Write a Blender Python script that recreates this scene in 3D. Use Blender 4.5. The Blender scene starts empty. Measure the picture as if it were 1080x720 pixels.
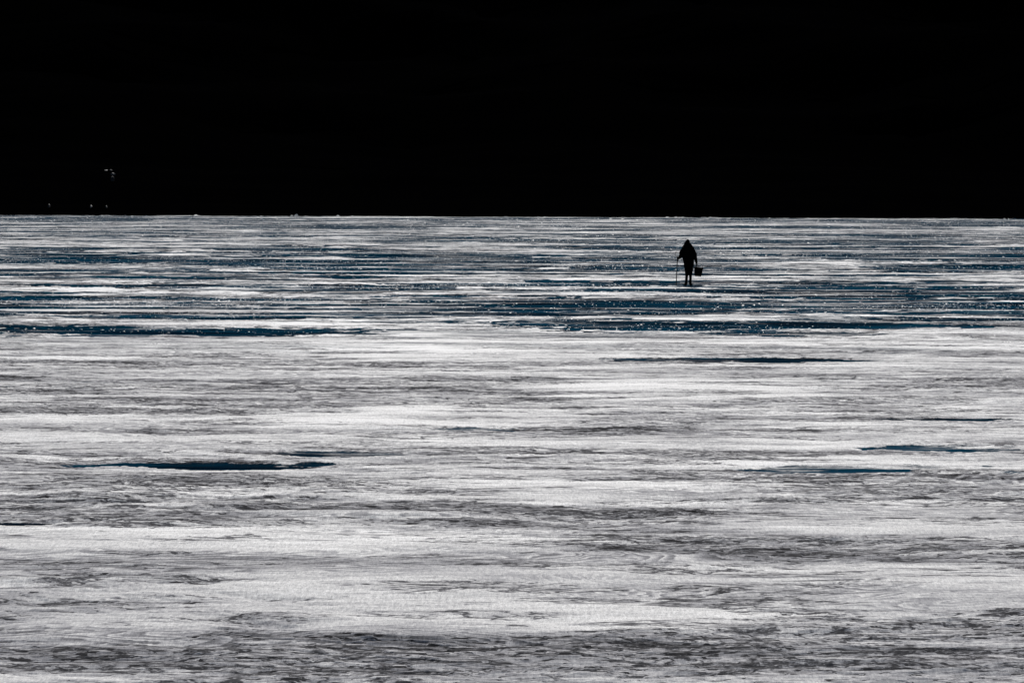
import bpy, bmesh, math, random
import numpy as np
from mathutils import Vector, Matrix

random.seed(7); rng = np.random.default_rng(11)
sc = bpy.context.scene
col = sc.collection
R = math.radians

# ------------------------------------------------------------------ camera
FOC = 4050.0            # focal length in pixels of a 1080 px wide frame (135 mm)
HC = 3.5                # eye height over the ice
YH = 204.0              # image row of the true horizon
ROLL = R(0.21)
cd = bpy.data.cameras.new('camera'); cam = bpy.data.objects.new('camera', cd); col.objects.link(cam)
cd.lens = 135; cd.sensor_width = 36; cd.clip_end = 6000; cd.clip_start = 0.5
pitch = math.atan((360 - YH) / FOC)
cam.location = (0, 0, HC)
cam.rotation_mode = 'XYZ'
M = Matrix.Rotation(math.pi/2 - pitch, 4, 'X') @ Matrix.Rotation(ROLL, 4, 'Z')
cam.rotation_euler = M.to_euler()
sc.camera = cam

def at(px, py, z=0.0):
    """a point on the ice sheet (height z) measured from the photograph"""
    v = Vector(((px-540)/FOC, -(py-360)/FOC, -1.0))
    w = M.to_3x3() @ v
    t = (z - HC) / w.z
    return Vector((w.x*t, w.y*t, z))

# ------------------------------------------------------------------ helpers
def tag(o, label=None, cat=None, group=None, kind=None):
    if label: o['label'] = label
    if cat: o['category'] = cat
    if group: o['group'] = group
    if kind: o['kind'] = kind
    return o

def empty(name, loc=(0,0,0), rz=0):
    o = bpy.data.objects.new(name, None); col.objects.link(o)
    o.location = loc; o.rotation_euler = (0,0,rz); o.empty_display_size = .2
    return o

def mesh_obj(name, verts, faces, mat, parent=None, smooth=True):
    me = bpy.data.meshes.new(name); me.from_pydata([tuple(v) for v in verts], [], faces); me.update()
    if smooth: me.polygons.foreach_set('use_smooth', [True]*len(me.polygons))
    me.materials.append(mat)
    o = bpy.data.objects.new(name, me); col.objects.link(o)
    if parent: o.parent = parent
    return o

def mat(name, base, rough=.9, spec=.2, noise=None, bump=None):
    m = bpy.data.materials.new(name); m.use_nodes = True
    nt = m.node_tree; b = nt.nodes['Principled BSDF']
    b.inputs['Roughness'].default_value = rough
    b.inputs['Specular IOR Level'].default_value = spec
    b.inputs['Base Color'].default_value = (*base, 1)
    if noise:
        tc = nt.nodes.new('ShaderNodeTexCoord')
        n = nt.nodes.new('ShaderNodeTexNoise'); n.inputs['Scale'].default_value = noise; n.inputs['Detail'].default_value = 6
        nt.links.new(tc.outputs['Object'], n.inputs['Vector'])
        r = nt.nodes.new('ShaderNodeMapRange'); r.inputs[3].default_value = .6; r.inputs[4].default_value = 1.4
        nt.links.new(n.outputs['Fac'], r.inputs[0])
        mx = nt.nodes.new('ShaderNodeMix'); mx.data_type = 'RGBA'; mx.blend_type = 'MULTIPLY'; mx.inputs[0].default_value = 1
        mx.inputs[6].default_value = (*base, 1); nt.links.new(r.outputs[0], mx.inputs[7])
        nt.links.new(mx.outputs[2], b.inputs['Base Color'])
        if bump:
            bp = nt.nodes.new('ShaderNodeBump'); bp.inputs['Strength'].default_value = .6; bp.inputs['Distance'].default_value = bump
            nt.links.new(n.outputs['Fac'], bp.inputs['Height']); nt.links.new(bp.outputs[0], b.inputs['Normal'])
    return m

# gradient noise in numpy ------------------------------------------------
_T = 256
_ang = rng.random((_T, _T)) * 2*np.pi
_G = np.stack([np.cos(_ang), np.sin(_ang)], -1).astype(np.float32)
def gn(x, y):
    xi = np.floor(x); yi = np.floor(y)
    fx = (x-xi).astype(np.float32); fy = (y-yi).astype(np.float32)
    xi = xi.astype(np.int64) % _T; yi = yi.astype(np.int64) % _T
    x1 = (xi+1) % _T; y1 = (yi+1) % _T
    u = fx*fx*fx*(fx*(fx*6-15)+10); v = fy*fy*fy*(fy*(fy*6-15)+10)
    def d(a, b, dx, dy):
        g = _G[a, b]; return g[..., 0]*dx + g[..., 1]*dy
    n0 = d(xi, yi, fx, fy)*(1-u) + d(x1, yi, fx-1, fy)*u
    n1 = d(xi, y1, fx, fy-1)*(1-u) + d(x1, y1, fx-1, fy-1)*u
    return (n0*(1-v) + n1*v) * 1.5
def fbm(x, y, o=5, g=.5, s=0):
    a = 1.0; t = 0; r = 0
    for k in range(o):
        r = r + a*gn(x + s*17.31 + k*5.7, y - s*9.17 + k*3.1); t += a; a *= g; x = x*2.03; y = y*2.03
    return r/t
def ss(a, b, x):
    t = np.clip((x-a)/(b-a), 0, 1); return t*t*(3-2*t)

# ------------------------------------------------------------------ the surface fields
SHORE = 596.0
# bare blue ice showing through: (left px, right px, row, half height px) read off the photograph
BARE = [(20,350,490,3.2),(250,420,478,3.4),(-30,60,551,2.4),(795,935,494,3.6),(900,1075,472,3.6),(-20,70,403,3.2),(440,560,452,3.0),(915,1120,441,1.8),
        (468,535,452,2.0),(0,185,402,2.4),(545,735,345,4.4),(-140,400,349,4.2),(640,920,379,2.6),(760,910,352,2.0),
        (-20,230,324,5.0),(100,520,319,5.0),(380,560,324,3.5),(720,960,311,3.2),(850,1110,322,2.6),(880,1080,270,6.0),
        (560,700,317,3.0),(700,1000,264,3.0),(0,220,274,2.4),(180,420,285,2.6),(360,520,301,2.4),(380,600,272,2.6),
        (0,260,300,2.4),(780,1000,299,2.2),(560,720,298,2.2),(230,400,262,3.0),(0,100,262,2.6),(520,760,254,2.2),(900,1080,283,2.2),
        (940,1100,236,1.8),(0,160,231,1.8),(300,470,239,1.8),(620,760,281,2.0),(740,1080,343,1.4)]
# smooth thick white drifts
DRIFT = [(-60,560,572,11,1.),(-40,130,450,7,1.),(100,160,447,6,1.),(280,720,608,20,1.),(560,760,650,13,1.),(690,1150,622,20,.8),
         (370,480,432,10,.9),(590,760,396,9,.8),(760,1130,548,16,.7),(30,330,473,6,.9),(560,900,468,8,.8),
         (540,760,590,7,.9),(0,220,662,12,.75),(330,620,662,10,.9),(480,760,515,7,.6),(270,460,541,2.5,1.2),(0,1080,362,6,.5),
         (400,700,372,8,.6),(560,860,412,10,.7),(250,700,440,6,.5),(250,560,336,3,.6),(0,1080,306,3,.6),(560,1080,334,4,.5)]
# wind-scoured grey, crusty zones
SCOUR = [(0,330,520,20,1.),(-100,1200,696,16,.85),(560,900,540,14,.7),(380,620,545,10,.6),(880,1130,668,9,.8),(120,560,670,6,.5),
         (0,260,604,10,.8),(700,1100,505,10,.5),(560,640,622,10,.9),(540,1100,585,7,.9),(400,700,420,4,.4),(0,240,628,8,.2)]

def prep(lst):
    out = []
    for e in lst:
        l, r, row, hh = e[:4]; wgt = e[4] if len(e) > 4 else 1.
        a = at(l, row); b = at(r, row); t = at((l+r)/2, row-hh); u = at((l+r)/2, row+hh)
        out.append(((a.x+b.x)/2, (t.y+u.y)/2, (b.x-a.x)/2, (t.y-u.y)/2, wgt))
    return out
BAREW, DRIFTW, SCOURW = prep(BARE), prep(DRIFT), prep(SCOUR)

def blobs(lst, x, y, nx, ny, edge=.55):
    r = np.zeros_like(x)
    for cx, cy, ax, ay, w in lst:
        q = np.sqrt(((x-cx)/ax + nx*.45)**2 + ((y-cy)/ay + ny*.9)**2)
        r = np.maximum(r, w*(1-ss(1-edge, 1+edge, q)))
    return r

def fields(x, y):
    d = np.maximum(y, 1)
    # slow warps, the wind swirls
    wx = x + 1.6*fbm(x/9, y/6, 3, s=1); wy = y + 1.2*fbm(x/8, y/5, 3, s=2)
    big = fbm(wx/26, wy/17, 5, .55, s=3)
    mid = fbm(wx/7.5, wy/3.4, 5, .6, s=4)
    sm  = fbm(wx/1.9, wy/.62, 5, .6, s=5)
    nx = mid*1.6; ny = (mid*1.3 + sm*2.0)
    bare_p = blobs(BAREW, x, y, nx, ny, .6)
    dr = blobs(DRIFTW, x, y, mid*1.3, sm*.55+mid*1.1, .35)
    drs = blobs(DRIFTW, x, y, mid*1.1, mid*.8, .5)
    sr = blobs(SCOURW, x, y, mid*1.3, sm*.8+mid*1.0, .5)
    drift = np.clip(.52 + 1.15*mid + .45*big + .9*dr - .75*sr, 0, 1)
    far = ss(85, 118, d)
    h = .05*big + .035*mid*(.6+.8*far) + .006*sm + .03*drs + .013*sm*(1-.7*drift)
    # bareness: scoured ice, mostly far out
    far2 = ss(150, 330, d)
    bb = .30*fbm(x/11, y/5.0, 4, .6, s=41)*(.3+.7*far) + .55*fbm(wx/15, wy/9, 6, .62, s=6) + .5*fbm(wx/38, wy/42, 5, .6, s=7)
    bias = -.40 + .33*far + .05*far2 + .075*far - .045*np.exp(-((d-128)/16)**2)*(.35+.65*ss(-.5, 3, x)) + .02*np.exp(-((d-122)/12)**2)*(1-ss(-.5, 3, x)) - .10*(1-ss(38, 46, d)) - .10*ss(52, 70, 130-d)*0
    b = bb + bias + (.66 - .24*far)*bare_p - .16*dr*(1-far*.3)
    bare = np.clip(.5 + 4.2*(b + .10*sm), -.6 + .15*far, 1.6 - .5*far)
    bc = np.clip(bare, 0, 1)
    h = h*(1-.75*bc) + .045*(1-bc)*(.5+far) - .035 - .03*far
    # rubble crust where scoured
    tz = fbm(wx/1.6, wy/.9, 4, .55, s=12)*7; fr = tz-np.floor(tz)
    h = h + .016*(np.floor(tz)+ss(.0,.16,fr))/7*4*(1-.8*bc)*(1.35-drift)
    # heaped snow along the shore
    h = h + ss(SHORE-30, SHORE-4, y)*(-.14+1.1*np.maximum(0, fbm(x/2.2, y/30, 5, .75, s=9)-.12)*ss(-.1,.25,fbm(x/22, y/60, 2, s=10)))
    return h, bare, drift

# rows spaced with distance, a fan of columns: fine close to the path, coarse far to the sides
rows_px = np.concatenate([np.linspace(560, 24.2, 1250)])
dist = FOC*HC/rows_px
dist = dist[(dist < SHORE)]
dist = np.concatenate([[-60, -20, 2, 12, 18, 22], dist[dist > 23.5], [SHORE, SHORE+10]])
dist = np.unique(dist)
u = np.linspace(-.160, .160, 1450)
side = np.array([.19,.24,.32,.45,.7,1.1,1.8])
Y = np.repeat(dist[:, None], len(u) + 2*len(side), 1)
base = np.maximum(dist, 20)[:, None]
X = np.concatenate([-(side[::-1][None, :]*base + 30*((side[::-1][None, :]-.15)*1.0)), u[None, :]*base, side[None, :]*base + 30*(side[None, :]-.15)], 1)
H, BAREF, DRF = fields(X, Y)
H[Y < 20] = 0; H[np.abs(X) > .3*base] *= .3
nr, nc = X.shape
co = np.stack([X, Y, H], -1).reshape(-1, 3).astype(np.float32)
i = np.arange(nr*nc).reshape(nr, nc)
q = np.stack([i[:-1, :-1], i[:-1, 1:], i[1:, 1:], i[1:, :-1]], -1).reshape(-1, 4)
me = bpy.data.meshes.new('frozen_lake')
me.vertices.add(len(co)); me.vertices.foreach_set('co', co.ravel())
me.loops.add(q.size); me.loops.foreach_set('vertex_index', q.ravel().astype(np.int32))
me.polygons.add(len(q)); me.polygons.foreach_set('loop_start', (np.arange(len(q))*4).astype(np.int32))
me.polygons.foreach_set('use_smooth', np.ones(len(q), bool))
me.update(calc_edges=True)
for nm, arr in (('bare', BAREF), ('drift', DRF)):
    a = me.attributes.new(nm, 'FLOAT', 'POINT'); a.data.foreach_set('value', arr.ravel().astype(np.float32))
lake = bpy.data.objects.new('frozen_lake', me); col.objects.link(lake)
tag(lake, kind='structure')

# ---- snow and ice material
m = bpy.data.materials.new('snow_and_ice'); m.use_nodes = True
nt = m.node_tree; N = nt.nodes; L = nt.links
N.remove(N['Principled BSDF']); out = N['Material Output']
tc = N.new('ShaderNodeTexCoord')
def mapping(sx, sy, off=0):
    k = N.new('ShaderNodeMapping'); k.inputs['Scale'].default_value = (sx, sy, 1); k.inputs['Location'].default_value = (off, off*1.7, 0)
    L.new(tc.outputs['Object'], k.inputs[0]); return k
def noise(sx, sy, det=6, rough=.6, dist=0., off=0):
    n = N.new('ShaderNodeTexNoise'); n.inputs['Scale'].default_value = 1; n.inputs['Detail'].default_value = det
    n.inputs['Roughness'].default_value = rough; n.inputs['Distortion'].default_value = dist
    L.new(mapping(sx, sy, off).outputs[0], n.inputs['Vector']); return n.outputs['Fac']
def rng_(v, a, b, c=0., d=1., smooth=True):
    r = N.new('ShaderNodeMapRange'); r.interpolation_type = 'SMOOTHSTEP' if smooth else 'LINEAR'
    for k, z in zip((1,2,3,4), (a,b,c,d)): r.inputs[k].default_value = z
    L.new(v, r.inputs[0]); return r.outputs[0]
def mth(op, a, b=None, clamp=False):
    k = N.new('ShaderNodeMath'); k.operation = op; k.use_clamp = clamp
    for j, v in enumerate((a, b)):
        if v is None: continue
        if isinstance(v, (int, float)): k.inputs[j].default_value = v
        else: L.new(v, k.inputs[j])
    return k.outputs[0]
def mixf(f, a, b):
    k = N.new('ShaderNodeMix'); k.data_type = 'FLOAT'
    L.new(f, k.inputs[0])
    for j, v in ((2, a), (3, b)):
        if isinstance(v, (int, float)): k.inputs[j].default_value = v
        else: L.new(v, k.inputs[j])
    return k.outputs[0]
def mixc(f, a, b):
    k = N.new('ShaderNodeMix'); k.data_type = 'RGBA'
    L.new(f, k.inputs[0]) if not isinstance(f, float) else None
    for j, v in ((6, a), (7, b)):
        if isinstance(v, tuple): k.inputs[j].default_value = (*v, 1)
        else: L.new(v, k.inputs[j])
    return k.outputs[2]
def attr(n):
    a = N.new('ShaderNodeAttribute'); a.attribute_name = n; return a.outputs['Fac']
bare = attr('bare'); drift = attr('drift')
streak = noise(.45, 1.9, 9, .66, .8)          # metre-long crust streaks
streak2 = noise(1.7, 6.0, 8, .68, .5, 13)      # hand-long ones
broad = noise(.10, .30, 6, .6, .5, 91)
fleck = noise(4.2, 10.5, 6, .62, .4, 31)
line = noise(.32, 1.5, 7, .6, 1.0, 63)
line2 = noise(1.3, 4.5, 6, .6, .8, 163)
lmask = noise(.22, .8, 5, .6, .3, 201)
grain = noise(75, 13, 3, .9, .6, 5)
grain2 = noise(30, 4.2, 2, .8, 0, 55)
# ragged drift edges
drift = rng_(mth('ADD', mth('ADD', drift, mth('MULTIPLY', mth('SUBTRACT', streak, .5), 1.3)), mth('MULTIPLY', mth('SUBTRACT', streak2, .5), .9)), .0, 1.0)
line4 = noise(.5, .95, 7, .62, .5, 463)
line5 = noise(.8, 2.1, 7, .62, .5, 563)
# crust tone
def cen(n, k): return mth('MULTIPLY', mth('SUBTRACT', n, .5), k)
nearp = N.new('ShaderNodeSeparateXYZ'); L.new(tc.outputs['Object'], nearp.inputs[0])
amp = mth('MULTIPLY', mixf(drift, 1., .55), rng_(nearp.outputs[1], 28, 50, .48, 1.))
tone = mth('ADD', cen(streak, 2.0), cen(streak2, 1.7))
tone = mth('MULTIPLY', tone, amp)
tone = mth('ADD', tone, cen(broad, .9))
tone = mth('ADD', tone, mixf(drift, .515, .715))
nearm = N.new('ShaderNodeSeparateXYZ'); L.new(tc.outputs['Object'], nearm.inputs[0])
tone = mth('MULTIPLY', tone, rng_(nearm.outputs[1], 27, 52, .86, 1.04))  # falloff of the backlit glare put into the colour: darker towards the camera
tone = rng_(tone, .08, .92, .12, .91, False)
swn = noise(.30, .62, 2, .4, 2.2, 1207)
swf = mth('FRACT', mth('MULTIPLY', swn, 16.))
sw = mth('MULTIPLY', mth('SUBTRACT', rng_(swf, 0., .85), rng_(swf, .88, 1.)), 1.)
swm = rng_(noise(.16, .4, 3, .5, 0, 1301), .42, .60)
tone = mth('MULTIPLY', tone, mth('SUBTRACT', 1.04, mth('MULTIPLY', mth('MULTIPLY', sw, swm), .62)))
gr = mth('ADD', mth('MULTIPLY', mth('SUBTRACT', grain, .5), 1.3), mth('MULTIPLY', mth('SUBTRACT', grain2, .5), 1.1))
tone = mth('MULTIPLY', tone, mth('ADD', gr, 1.0), True)
# small near-black flecks and hairlines in the crust colour
fl = mth('ADD', mth('MULTIPLY', fleck, .78), mth('MULTIPLY', streak, .22))
fl = mth('SUBTRACT', fl, mth('MULTIPLY', mth('SUBTRACT', .75, drift), .10))
flm = mth('MULTIPLY', rng_(fl, .375, .355), .92)
def hair(n, w0, w1, lo, hi):
    a_ = rng_(mth('ABSOLUTE', mth('SUBTRACT', n, .5)), w0, w1, 1., 0.)
    return mth('MULTIPLY', a_, rng_(mth('SUBTRACT', lmask, mth('MULTIPLY', drift, .10)), lo, hi))
ln1 = hair(line, .004, .016, .44, .50)
ln2 = hair(line2, .006, .022, .47, .54)
ln4 = hair(line4, .006, .022, .40, .47)
ln5 = hair(line5, .006, .024, .40, .47)
flm = mth('MAXIMUM', mth('MAXIMUM', flm, mth('MULTIPLY', ln4, .88)), mth('MULTIPLY', ln5, .85))
flm = mth('MAXIMUM', mth('MAXIMUM', flm, mth('MULTIPLY', ln1, .85)), mth('MULTIPLY', ln2, .6))
fart = noise(.045, .17, 9, .68, .3, 301)
sep0 = N.new('ShaderNodeSeparateXYZ'); L.new(tc.outputs['Object'], sep0.inputs[0])
farm0 = rng_(sep0.outputs[1], 60, 135)
tone = mth('MULTIPLY', tone, mixf(farm0, 1., rng_(fart, .365, .48, .34, 1.75)), True)
fline = noise(.030, .12, 8, .60, .4, 351)
ln3 = mth('MULTIPLY', rng_(mth('ABSOLUTE', mth('SUBTRACT', fline, .5)), .008, .030, 1., 0.), farm0)
fline2 = noise(.06, .27, 8, .60, .4, 851)
ln6 = mth('MULTIPLY', rng_(mth('ABSOLUTE', mth('SUBTRACT', fline2, .5)), .008, .028, 1., 0.), farm0)
ln6 = mth('MULTIPLY', ln6, rng_(lmask, .44, .5))
tone = mixf(flm, tone, .02)
warm = N.new('ShaderNodeCombineColor')
L.new(tone, warm.inputs[0]); L.new(mth('MULTIPLY', tone, .985), warm.inputs[1]); L.new(mth('MULTIPLY', tone, rng_(tone, .25, .7, 1.035, .97)), warm.inputs[2])
# bare ice with ragged snow dust
edge = noise(.9, 1.2, 6, .75, .2, 77)
edge2 = noise(.055, .30, 8, .60, .3, 177)
edge3 = noise(.020, .075, 7, .62, .3, 277)
sep = N.new('ShaderNodeSeparateXYZ'); L.new(tc.outputs['Object'], sep.inputs[0])
farm = rng_(sep.outputs[1], 70, 135)
bm = mth('ADD', bare, mth('MULTIPLY', mth('SUBTRACT', edge, .5), 2.8))
bm = mth('ADD', bm, mth('MULTIPLY', mth('SUBTRACT', edge2, .5), mth('ADD', mth('MULTIPLY', farm, 5.5), 1.0)))
farm3 = rng_(sep.outputs[1], 150, 280)
bm = mth('ADD', bm, mth('MULTIPLY', mth('SUBTRACT', edge3, .5), mth('MULTIPLY', farm3, 6.5)))
bm = rng_(bm, .43, .57)
bm = mth('MAXIMUM', bm, mth('MAXIMUM', mth('MULTIPLY', ln3, .9), mth('MULTIPLY', ln6, .85)))
veil = noise(.15, .5, 7, .72, .3, 611)
bm = mth('MULTIPLY', bm, rng_(veil, .62, .54, .45, 1.))
icen = noise(.13, .35, 6, .7, .4, 911)
icec = mixc(rng_(icen, .38, .60), (.0005, .006, .014), (.0015, .037, .070))
colr = mixc(bm, warm.outputs[0], icec)
pb = N.new('ShaderNodeBsdfDiffuse'); L.new(colr, pb.inputs[0])
gl = N.new('ShaderNodeBsdfGlossy'); L.new(mixf(bm, .5, .18), gl.inputs['Roughness'])
hgt = mth('ADD', mth('MULTIPLY', streak2, .6), mth('MULTIPLY', grain2, .25))
hgt = mth('ADD', hgt, mth('MULTIPLY', streak, 1.2))
hgt = mth('SUBTRACT', hgt, mth('MULTIPLY', mth('MULTIPLY', sw, swm), .25))
bp = N.new('ShaderNodeBump'); bp.inputs['Distance'].default_value = .03; bp.inputs['Strength'].default_value = .55
L.new(hgt, bp.inputs['Height']); L.new(bp.outputs[0], pb.inputs['Normal'])
L.new(bp.outputs[0], gl.inputs['Normal'])
mxs = N.new('ShaderNodeMixShader'); L.new(mixf(bm, mth('MULTIPLY', tone, .012), .0006), mxs.inputs[0]); L.new(pb.outputs[0], mxs.inputs[1]); L.new(gl.outputs[0], mxs.inputs[2])
L.new(mxs.outputs[0], out.inputs[0])
me.materials.append(m)

# ------------------------------------------------------------------ ice rubble and snow crumbs glittering far out (nobody could count them)
def lumps(name, pts, mt):
    V, F = [], []
    for (x, y, z, s) in pts:
        b0 = len(V); n = 5; st = random.uniform(1.2, 3.5); a0 = random.random()*6.28
        for ring, (rr, zz) in enumerate(((1, -.3), (.85, .45))):
            for k in range(n):
                a = a0 + k*2*math.pi/n + ring*.5
                r_ = s*rr*random.uniform(.6, 1.25)
                V.append((x+st*r_*math.cos(a), y+r_*math.sin(a), z+s*zz*random.uniform(.6, 1.2)))
        V.append((x, y, z+s*random.uniform(.6, 1.)))
        for k in range(n):
            k2 = (k+1) % n
            F.append((b0+k, b0+k2, b0+n+k2, b0+n+k)); F.append((b0+n+k, b0+n+k2, b0+2*n))
    return mesh_obj(name, V, F, mt, smooth=False)
mcr = mat('clean_ice_rubble', (.96, .96, .96), .42, .5, 6)
pts = []
n = 330000
dd = FOC*HC/rng.uniform(25, 165, n); xx = rng.uniform(-.2, .2, n)*dd
hh, bf, df = fields(xx, dd)
cl = fbm(xx/14, dd/9, 4, .6, s=21)
edgew = np.exp(-((bf-.5)/.5)**2)
keep = rng.random(n) < (.06 + .36*ss(.02, .22, cl))*(.25+.75*(bf > .3))*ss(88, 130, dd)
for k in np.nonzero(keep)[0]:
    pts.append((xx[k], dd[k], hh[k], float(min(.030, np.exp(rng.normal(-4.15, .5))))*(.55+.45*min(1, max(0, (dd[k]-110)/200)))*(1+max(0, dd[k]-260)/260)))
rub = lumps('ice_rubble', pts, mcr)
tag(rub, 'white ice rubble and snow crumbs scattered over the distant bare blue ice', 'ice rubble', kind='stuff')
print('lumps', len(pts))

# ------------------------------------------------------------------ dark hillside across the lake
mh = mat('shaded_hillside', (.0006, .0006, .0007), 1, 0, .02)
gx = np.linspace(-1500, 1500, 260); gy = np.concatenate([np.linspace(SHORE-6, 900, 80), np.linspace(910, 1700, 40)])
GX, GY = np.meshgrid(gx, gy)
t = (GY-SHORE)/800
GZ = -.3 + 235*ss(-.02, 1.05, t) + 22*fbm(GX/140, GY/120, 6, .55, s=31)*ss(0, .25, t) + 2.5*fbm(GX/9, GY/9, 3, .6, s=33)*ss(0, .04, t)
i = np.arange(GX.size).reshape(GX.shape)
q = np.stack([i[:-1, :-1], i[:-1, 1:], i[1:, 1:], i[1:, :-1]], -1).reshape(-1, 4)
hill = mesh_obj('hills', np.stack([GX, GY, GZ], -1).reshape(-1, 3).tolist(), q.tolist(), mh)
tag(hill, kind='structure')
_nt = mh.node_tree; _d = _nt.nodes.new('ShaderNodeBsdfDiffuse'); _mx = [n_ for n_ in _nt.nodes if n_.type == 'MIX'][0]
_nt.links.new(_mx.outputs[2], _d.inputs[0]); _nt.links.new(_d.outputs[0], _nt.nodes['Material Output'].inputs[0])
from mathutils.bvhtree import BVHTree
bv = BVHTree.FromPolygons([tuple(v) for v in np.stack([GX, GY, GZ], -1).reshape(-1, 3)], [tuple(f) for f in q.tolist()])
def on_hill(px, py):
    w = (M.to_3x3() @ Vector(((px-540)/FOC, -(py-360)/FOC, -1.0))).normalized()
    hit = bv.ray_cast(Vector((0, 0, HC)), w); return hit[0], hit[1]
def snow_patch(px, py, w, h, tilt, mt, label):
    p, nrm = on_hill(px, py)
    m_per = p.y/FOC
    n = 18; V = [(0, 0, .25)]; F = []
    z = nrm; xa = Vector((1, 0, 0)) - z*z.x; xa.normalize(); ya = z.cross(xa)
    xa, ya = xa*math.cos(tilt)+ya*math.sin(tilt), ya*math.cos(tilt)-xa*math.sin(tilt)
    # foreshortening of the slope: depth needed for the seen height
    fs = max(.12, abs(ya.z))
    V = [tuple(z*.45)]
    for k in range(n):
        a = k*2*math.pi/n; r_ = random.uniform(.65, 1.15)
        v = xa*(w/2*m_per*r_*math.cos(a)) + ya*(h/2*m_per/fs*r_*math.sin(a)) + z*random.uniform(.05, .3)
        V.append(tuple(v))
    F = [(0, 1+k, 1+(k+1) % n) for k in range(n)]
    V += [tuple(Vector(v)-z*.8) for v in V[1:]]
    F += [(1+k, 1+n+k, 1+n+(k+1) % n, 1+(k+1) % n) for k in range(n)]
    o = mesh_obj('snow_patch', V, F, mt); o.location = p
    return tag(o, label, 'snow patch', 'snow patches on the dark hillside')
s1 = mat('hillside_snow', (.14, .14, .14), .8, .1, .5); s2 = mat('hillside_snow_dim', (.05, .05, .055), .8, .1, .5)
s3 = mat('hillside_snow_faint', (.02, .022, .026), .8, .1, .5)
snow_patch(111.8, 181.7, 4.2, 2.8, 0, s1, 'brightest and largest pale snow patch high on the black hillside')
snow_patch(116.9, 181.2, 3.2, 1.2, 0, s2, 'small dim snow patch just right of the brightest hillside patch')
snow_patch(118.8, 184.6, 4.6, 1.3, -.15, s2, 'narrow grey snow streak below right of the brightest hillside patch')
snow_patch(118.6, 188.2, 3.2, 1.6, .1, s3, 'faint lowest snow patch in the cluster high on the hillside')
snow_patch(96.2, 218.8, 2.4, 1.9, 0, s1, 'lone bright white snow dot low on the hillside just above the ice')
snow_patch(112.2, 219.4, 2.0, 1.5, 0, s3, 'very faint snow dot low on the hillside, right of the bright dot')
snow_patch(51.8, 217.8, 2.0, 1.5, 0, s2, 'leftmost small grey snow dot low on the hillside near the picture edge')

# ------------------------------------------------------------------ the walker
K = .003778                      # metres per enlarged pixel in the measured silhouette
def P(px, py, y=0): return Vector(((px-345)*K, y, (587-py)*K))

def loft(rings, n=28, cap=True, wob=0., seed=0, freq=(3, 5)):
    """rings: (centre, rx, ry) stacked; returns verts, faces of a cloth tube"""
    V, F = [], []
    rd = random.Random(seed); ph = [rd.uniform(0, 6.28) for _ in range(6)]
    cs = [Vector(r[0]) for r in rings]
    for k, (c, rx, ry) in enumerate(rings):
        c = Vector(c)
        a = cs[min(k+1, len(cs)-1)] - cs[max(k-1, 0)]; a.normalize()
        bx = Vector((1, 0, 0)) - a*a.x
        if bx.length < .2: bx = Vector((0, 0, 1)) - a*a.z
        bx.normalize(); by = a.cross(bx)
        for j in range(n):
            t_ = 2*math.pi*j/n
            w = 1 + wob*(math.sin(freq[0]*t_+ph[0]+k*.5)+.7*math.sin(freq[1]*t_+ph[1]-k*.8)+.5*math.sin(2*t_+k*1.7+ph[2]))
            V.append(c + bx*(rx*w*math.cos(t_)) + by*(ry*w*math.sin(t_)))
    for k in range(len(rings)-1):
        for j in range(n):
            F.append((k*n+j, k*n+(j+1) % n, (k+1)*n+(j+1) % n, (k+1)*n+j))
    if cap:
        F.append(tuple(range(n-1, -1, -1))); b0 = (len(rings)-1)*n; F.append(tuple(range(b0, b0+n)))
    return V, F
def merge(parts):
    V, F = [], []
    for v, f in parts:
        b0 = len(V); V += v; F += [tuple(i+b0 for i in g) for g in f]
    return V, F
def interp(rings, m_=4):
    out = []
    for a, b in zip(rings, rings[1:]):
        for j in range(m_):
            t_ = j/m_
            out.append((Vector(a[0]).lerp(Vector(b[0]), t_), a[1]+(b[1]-a[1])*t_, a[2]+(b[2]-a[2])*t_))
    out.append(rings[-1]); return out

cloth = mat('dark_parka_cloth', (.0016, .0016, .0018), .95, .02, 40, .004)
cloth2 = mat('dark_trouser_cloth', (.0012, .0012, .0014), .95, .02, 50, .003)
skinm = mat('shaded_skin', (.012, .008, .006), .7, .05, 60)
rubber = mat('black_rubber_boot', (.0012, .0012, .0012), .7, .05, 30)
fur = mat('dark_fur_trim', (.0018, .0016, .0015), 1, 0, 90, .01)

gz = 0.
for _ in range(6):
    base_pt = at(725.9, 301.4, gz)
    hb, _b, _d = fields(np.array([base_pt.x]), np.array([base_pt.y])); gz = float(hb[0])
person = empty('person', (base_pt.x, base_pt.y, gz+.004)); SC = 1.03; person.scale = (SC,)*3
print('ground', gz)
tag(person, 'lone figure in dark hooded coat and boots walking over the ice', 'person')

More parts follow.
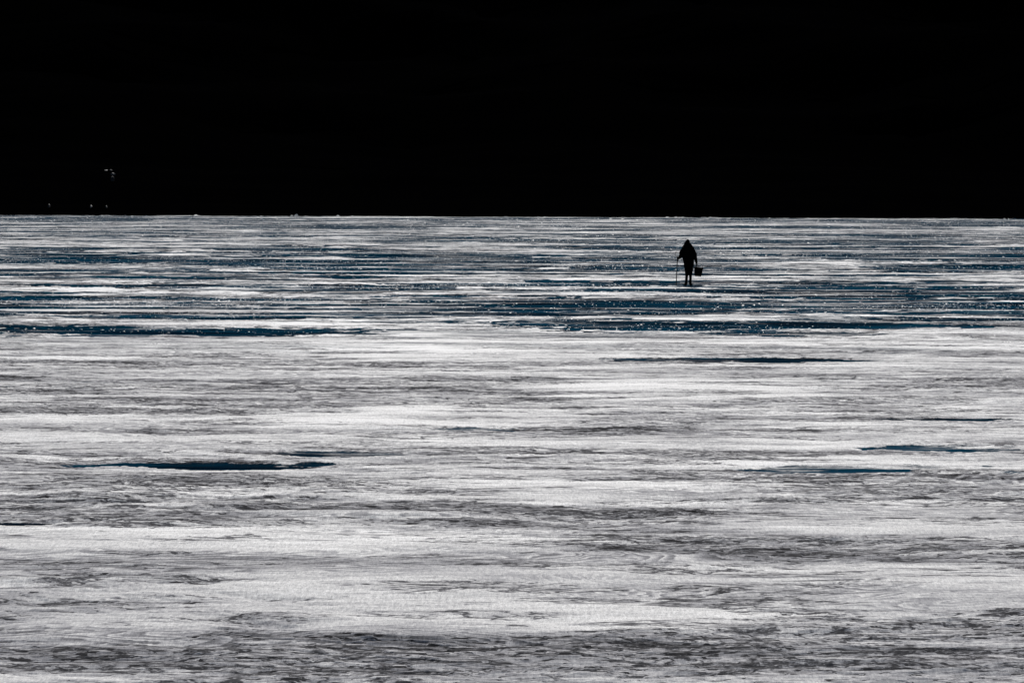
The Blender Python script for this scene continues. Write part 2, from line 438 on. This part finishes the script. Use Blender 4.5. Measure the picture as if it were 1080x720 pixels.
# body: one continuous skinned surface
def skin_body(nodes, edges, name, mt, parent, root=0, sub=1):
    me = bpy.data.meshes.new(name)
    me.from_pydata([tuple(nd[0]) for nd in nodes], edges, [])
    o = bpy.data.objects.new(name, me); col.objects.link(o)
    sk = o.modifiers.new('s', 'SKIN'); 
    if not me.skin_vertices: pass
    sk.use_smooth_shade = True
    lay = me.skin_vertices[0].data if me.skin_vertices else None
    for k, nd in enumerate(nodes):
        r_ = nd[1] if isinstance(nd[1], tuple) else (nd[1], nd[1])
        lay[k].radius = r_; lay[k].use_root = (k == root)
    ss_ = o.modifiers.new('u', 'SUBSURF'); ss_.levels = sub; ss_.render_levels = sub
    dg = bpy.context.evaluated_depsgraph_get()
    m2 = bpy.data.meshes.new_from_object(o.evaluated_get(dg))
    bpy.data.objects.remove(o)
    m2.name = name; m2.materials.clear(); m2.materials.append(mt)
    m2.polygons.foreach_set('use_smooth', [True]*len(m2.polygons))
    o = bpy.data.objects.new(name, m2); col.objects.link(o); o.parent = parent
    return o

HL = P(242, 322, .10)       # left hand on the pole
HR = P(431, 374, .02)       # right hand on the bail
nodes = []; edges = []
def nd(p, r, par=None):
    nodes.append((Vector(p), r)); k = len(nodes)-1
    if par is not None: edges.append((par, k))
    return k
pel = nd((0, 0, .92), .13); ch1 = nd((0, .01, 1.12), .13, pel); ch2 = nd((-.005, .02, 1.33), .14, ch1)
nk = nd((-.01, .05, 1.46), .055, ch2); hd0 = nd((-.015, .075, 1.55), .075, nk); hd1 = nd((-.015, .08, 1.63), .085, hd0); hd2 = nd((-.015, .075, 1.68), .06, hd1)
nd((-.015, .175, 1.575), .014, hd0)
for sx, sh, el, ha in ((-1, P(290, 222), P(262, 284, -.02), HL), (1, P(398, 222), P(414, 300, -.03), HR)):
    a = nd(sh, .058, ch2); b_ = nd(el, .045, a); c_ = nd(Vector(el).lerp(ha, .86), .03, b_)
    dirv = (Vector(ha)-Vector(el)).normalized()
    palm = nd(Vector(ha)+dirv*.015, (.034, .02), c_)
    fwd = Vector((0, 1, 0)); fwd = (fwd - dirv*fwd.dot(dirv)).normalized(); sidev = dirv.cross(fwd).normalized()*(1 if sx < 0 else -1)
    for f in range(4):
        off = (f-1.5)*.021
        ln = (.034, .039, .036, .028)[f]
        p0 = Vector(ha)+dirv*.045+fwd*off; p1 = p0+dirv*ln+sidev*.008; p2 = p1+sidev*ln*.8; p3 = p2-dirv*ln*.6
        k = nd(p0, .010, palm); k = nd(p1, .009, k); k = nd(p2, .0085, k); nd(p3, .008, k)
    k = nd(Vector(ha)+fwd*.04+sidev*.005, .011, palm); k = nd(Vector(ha)+fwd*.055+sidev*.025+dirv*.02, .010, k); nd(Vector(ha)+fwd*.045+sidev*.04+dirv*.04, .009, k)
for sx, kn, an, toe in ((-1, P(328, 470, .06), P(325, 562, .02), P(309, 580, .14)), (1, P(366, 468, .02), P(364, 562, -.03), P(376, 580, .09))):
    a = nd((sx*.075, 0, .84), .085, pel); b_ = nd(kn, .052, a); c_ = nd(an, .034, b_)
    e = nd(Vector(toe), .03, c_)
body = skin_body(nodes, edges, 'body', skinm, person)

# quilted parka: trunk, sleeves
trunk = interp([(P(349, 398), .185, .165), (P(349, 385), .19, .17), (P(349, 350), .200, .165), (P(347, 318), .222, .17), (P(344, 285), .255, .18), (P(342, 250), .268, .185),
                (P(340, 225, .01), .258, .18), (P(338, 208, .03), .235, .165), (P(338, 192, .045), .195, .14), (P(338, 182, .05), .11, .11)], 4)
sl = interp([(P(298, 222, .0), .075, .085), (P(284, 238), .08, .085), (P(271, 262, -.01), .072, .078), (P(272, 288, .0), .068, .07), (P(260, 304, .04), .058, .06), (P(249, 315, .08), .046, .048)], 4)
sr_ = interp([(P(378, 216, .0), .075, .085), (P(393, 238), .08, .085), (P(409, 270, -.02), .072, .078), (P(415, 305, -.02), .062, .066), (P(421, 335, -.01), .055, .058), (P(428, 360, .01), .042, .045)], 4)
v, f = merge([loft(trunk, wob=.022, seed=2), loft(sl, 20, wob=.03, seed=3), loft(sr_, 20, wob=.03, seed=4)])
parka = mesh_obj('parka', v, f, cloth, person)
# hood with an open front
hood = interp([(P(338, 212, .02), .235, .15), (P(337, 192, .03), .19, .15), (P(336, 172, .045), .14, .145), (P(336, 155, .05), .104, .13), (P(338, 142, .045), .078, .105), (P(340, 130, .03), .045, .06), (P(341, 125, .02), .014, .02)], 3)
v, f = loft(hood, 28, wob=.015, seed=8)
f = [g for g in f if len(g) != 4 or not (sum(v[i].y for i in g)/4 > .135 and 1.50 < sum(v[i].z for i in g)/4 < 1.68 and abs(sum(v[i].x for i in g)/4+.02) < .075)]
hd = mesh_obj('hood', v, f, cloth, person)
V = []; F = []
for k in range(20):
    a = 2*math.pi*k/20
    c = Vector((-.025+.078*math.cos(a), .165-.02*abs(math.sin(a)), 1.59+.095*math.sin(a)))
    for j in range(6):
        b_ = 2*math.pi*j/6; rr = .016*random.uniform(.8, 1.3)
        V.append(c+Vector((math.cos(a)*math.cos(b_)*rr, math.sin(b_)*rr, math.sin(a)*math.cos(b_)*rr)))
for k in range(20):
    for j in range(6):
        F.append((k*6+j, k*6+(j+1) % 6, ((k+1) % 20)*6+(j+1) % 6, ((k+1) % 20)*6+j))
mesh_obj('fur_trim', V, F, fur, hd)
# baggy trousers hanging over the boot tops
seatr = interp([(P(349, 385), .165, .14), (P(350, 410), .172, .135), (P(350, 432), .158, .12)], 4)
lt = interp([(P(332, 415, .03), .095, .10), (P(331, 450, .04), .082, .09), (P(331, 478, .04), .068, .08), (P(330, 487, .035), .05, .06)], 4)
rt = interp([(P(368, 415, .0), .10, .10), (P(367, 450, .01), .082, .09), (P(366, 478, .0), .07, .08), (P(366, 487, -.005), .05, .06)], 4)
v, f = merge([loft(seatr, wob=.02, seed=5), loft(lt, 20, wob=.035, seed=6), loft(rt, 20, wob=.035, seed=7)])
mesh_obj('trousers', v, f, cloth2, person)
# tall boots, toes turned out
for (tx, ax, y0, tox) in ((330, 325, .02, 307), (366, 364.5, -.03, 378)):
    shaft = interp([(P(tx, 480, y0+.02), .056, .06), (P(ax+2, 515, y0+.01), .052, .055), (P(ax, 545, y0), .048, .05), (P(ax, 566, y0), .054, .06)], 3)
    a = P(ax, 575, y0-.05); b_ = P(tox, 579, y0+.15)
    foot = []
    for t_, rx, rz in ((0, .03, .025), (.06, .05, .052), (.3, .055, .055), (.55, .056, .048), (.8, .06, .038), (.95, .05, .03), (1, .022, .014)):
        c = a.lerp(b_, t_); foot.append((Vector((c.x, c.y, rz+.004)), rx, rz))
    v, f = merge([loft(shaft, 18, wob=.015, seed=tx), loft(foot, 18)])
    mesh_obj('boot', v, f, rubber, person)

# ------------------------------------------------------------------ pole with a thin loop
def tube(path, r, n=8):
    rings = [(p, r if not callable(r) else r(k/(len(path)-1)), r if not callable(r) else r(k/(len(path)-1))) for k, p in enumerate(path)]
    return loft(rings, n)
metal = mat('dark_metal', (.006, .006, .007), .5, .2, 30)
wirem = mat('dull_grey_wire', (.02, .02, .02), .5, .3, 30)
org = Vector(person.location)
pole = empty('walking_pole', org + P(225, 587, .12)*SC); pole.scale = (SC,)*3
tag(pole, 'long thin dark pole with a faint loop, in left hand of the walker', 'pole')
o0 = P(225, 587, .12)
top = P(237, 300, .10)-o0
v, f = tube([Vector((0, 0, .0))+top*(k/12) for k in range(13)], lambda t_: .0165+.002*math.sin(t_*9))
mesh_obj('shaft', v, f, metal, pole)
v, f = tube([top*.93, top*.95, top*.985, top*1.02, top*1.035], lambda t_: .019+.006*math.sin(t_*3.1)); mesh_obj('grip', v, f, metal, pole)
for tt in (.28, .44):
    v, f = tube([top*(tt-.012), top*tt, top*(tt+.012)], lambda t_: .014+.007*math.sin(t_*3.14)); mesh_obj('collar', v, f, metal, pole)
v, f = tube([Vector((0, 0, -.03)), Vector((0, 0, -.005)), top*.03, top*.05], lambda t_: .004+.012*t_, 8); mesh_obj('tip', v, f, metal, pole)
lp = [P(*p)-o0 for p in ((238, 302, .10), (223, 298, .10), (215, 280, .10), (215, 262, .10), (221, 247, .10), (236, 238, .10), (252, 240, .08))]
v, f = tube(lp, .0075, 6); mesh_obj('loop', v, f, wirem, pole)

# ------------------------------------------------------------------ bucket
rub_m = mat('black_bucket_plastic', (.0015, .0015, .0016), .6, .05, 20)
bk = empty('bucket', org + P(440, 492, .02)*SC); bk.scale = (SC*1.08,)*3; bk.rotation_euler = (0, R(6), 0)
tag(bk, 'dark tapered bucket with a wire handle hanging from the right hand of the walker', 'bucket')
hgt_ = .315
prof = [(0, .0), (.106, .0), (.118, .008), (.128, .05), (.140, .12), (.147, .20), (.150, .27), (.150, hgt_), (.144, hgt_), (.139, .25), (.115, .02), (0, .018)]
def lathe(prof, n=32, sy=1.):
    V, F = [], []
    for r_, z in prof:
        for j in range(n):
            a = 2*math.pi*j/n; V.append(Vector((r_*math.cos(a), r_*sy*math.sin(a), z)))
    for k in range(len(prof)-1):
        for j in range(n): F.append((k*n+j, k*n+(j+1) % n, (k+1)*n+(j+1) % n, (k+1)*n+j))
    return V, F
v, f = lathe(prof); mesh_obj('pail', v, f, rub_m, bk)
v, f = lathe([(.150, hgt_-.03), (.154, hgt_-.028), (.155, hgt_-.006), (.156, hgt_+.002), (.150, hgt_+.001)]); mesh_obj('rim', v, f, rub_m, bk)
for s in (-1, 1):
    v, f = loft([((s*.150, 0, hgt_-.06), .012, .022), ((s*.166, 0, hgt_-.045), .012, .02)] if False else [((s*.148, 0, hgt_-.045), .02, .02), ((s*.170, 0, hgt_-.045), .014, .014)], 12)
    mesh_obj('handle_lug', v, f, rub_m, bk)
bail = [Vector((s*.166, 0, hgt_-.045)) for s in (-1,)]
for k in range(13):
    a = math.pi*(1-k/12); bail.append(Vector((.166*math.cos(a)*(1-.25*math.sin(a)) - .04*math.sin(a), 0, hgt_-.045+.205*math.sin(a)**.8)))
bail.append(Vector((.166, 0, hgt_-.045)))
v, f = tube(bail, .0045, 6); mesh_obj('handle', v, f, wirem, bk)

# ------------------------------------------------------------------ light
EL = 30
w = bpy.data.worlds.new('World'); sc.world = w; w.use_nodes = True
sky = w.node_tree.nodes.new('ShaderNodeTexSky'); sky.sky_type = 'NISHITA'; sky.sun_disc = False
sky.sun_elevation = R(EL); sky.sun_rotation = R(2); sky.altitude = 300
bg = w.node_tree.nodes['Background']; bg.inputs[1].default_value = .05
w.node_tree.links.new(sky.outputs[0], bg.inputs[0])
ld = bpy.data.lights.new('sun', 'SUN'); ld.energy = 5.0; ld.angle = R(.5); ld.color = (1, .97, .93)
sun = bpy.data.objects.new('sun', ld); col.objects.link(sun)
sun.rotation_euler = (-R(90-EL), 0, -R(2)); sun.location = (0, 100, 80)
sc.view_settings.view_transform = 'Standard'; sc.view_settings.look = 'None'; sc.view_settings.exposure = 0
sc.render.engine = 'CYCLES'
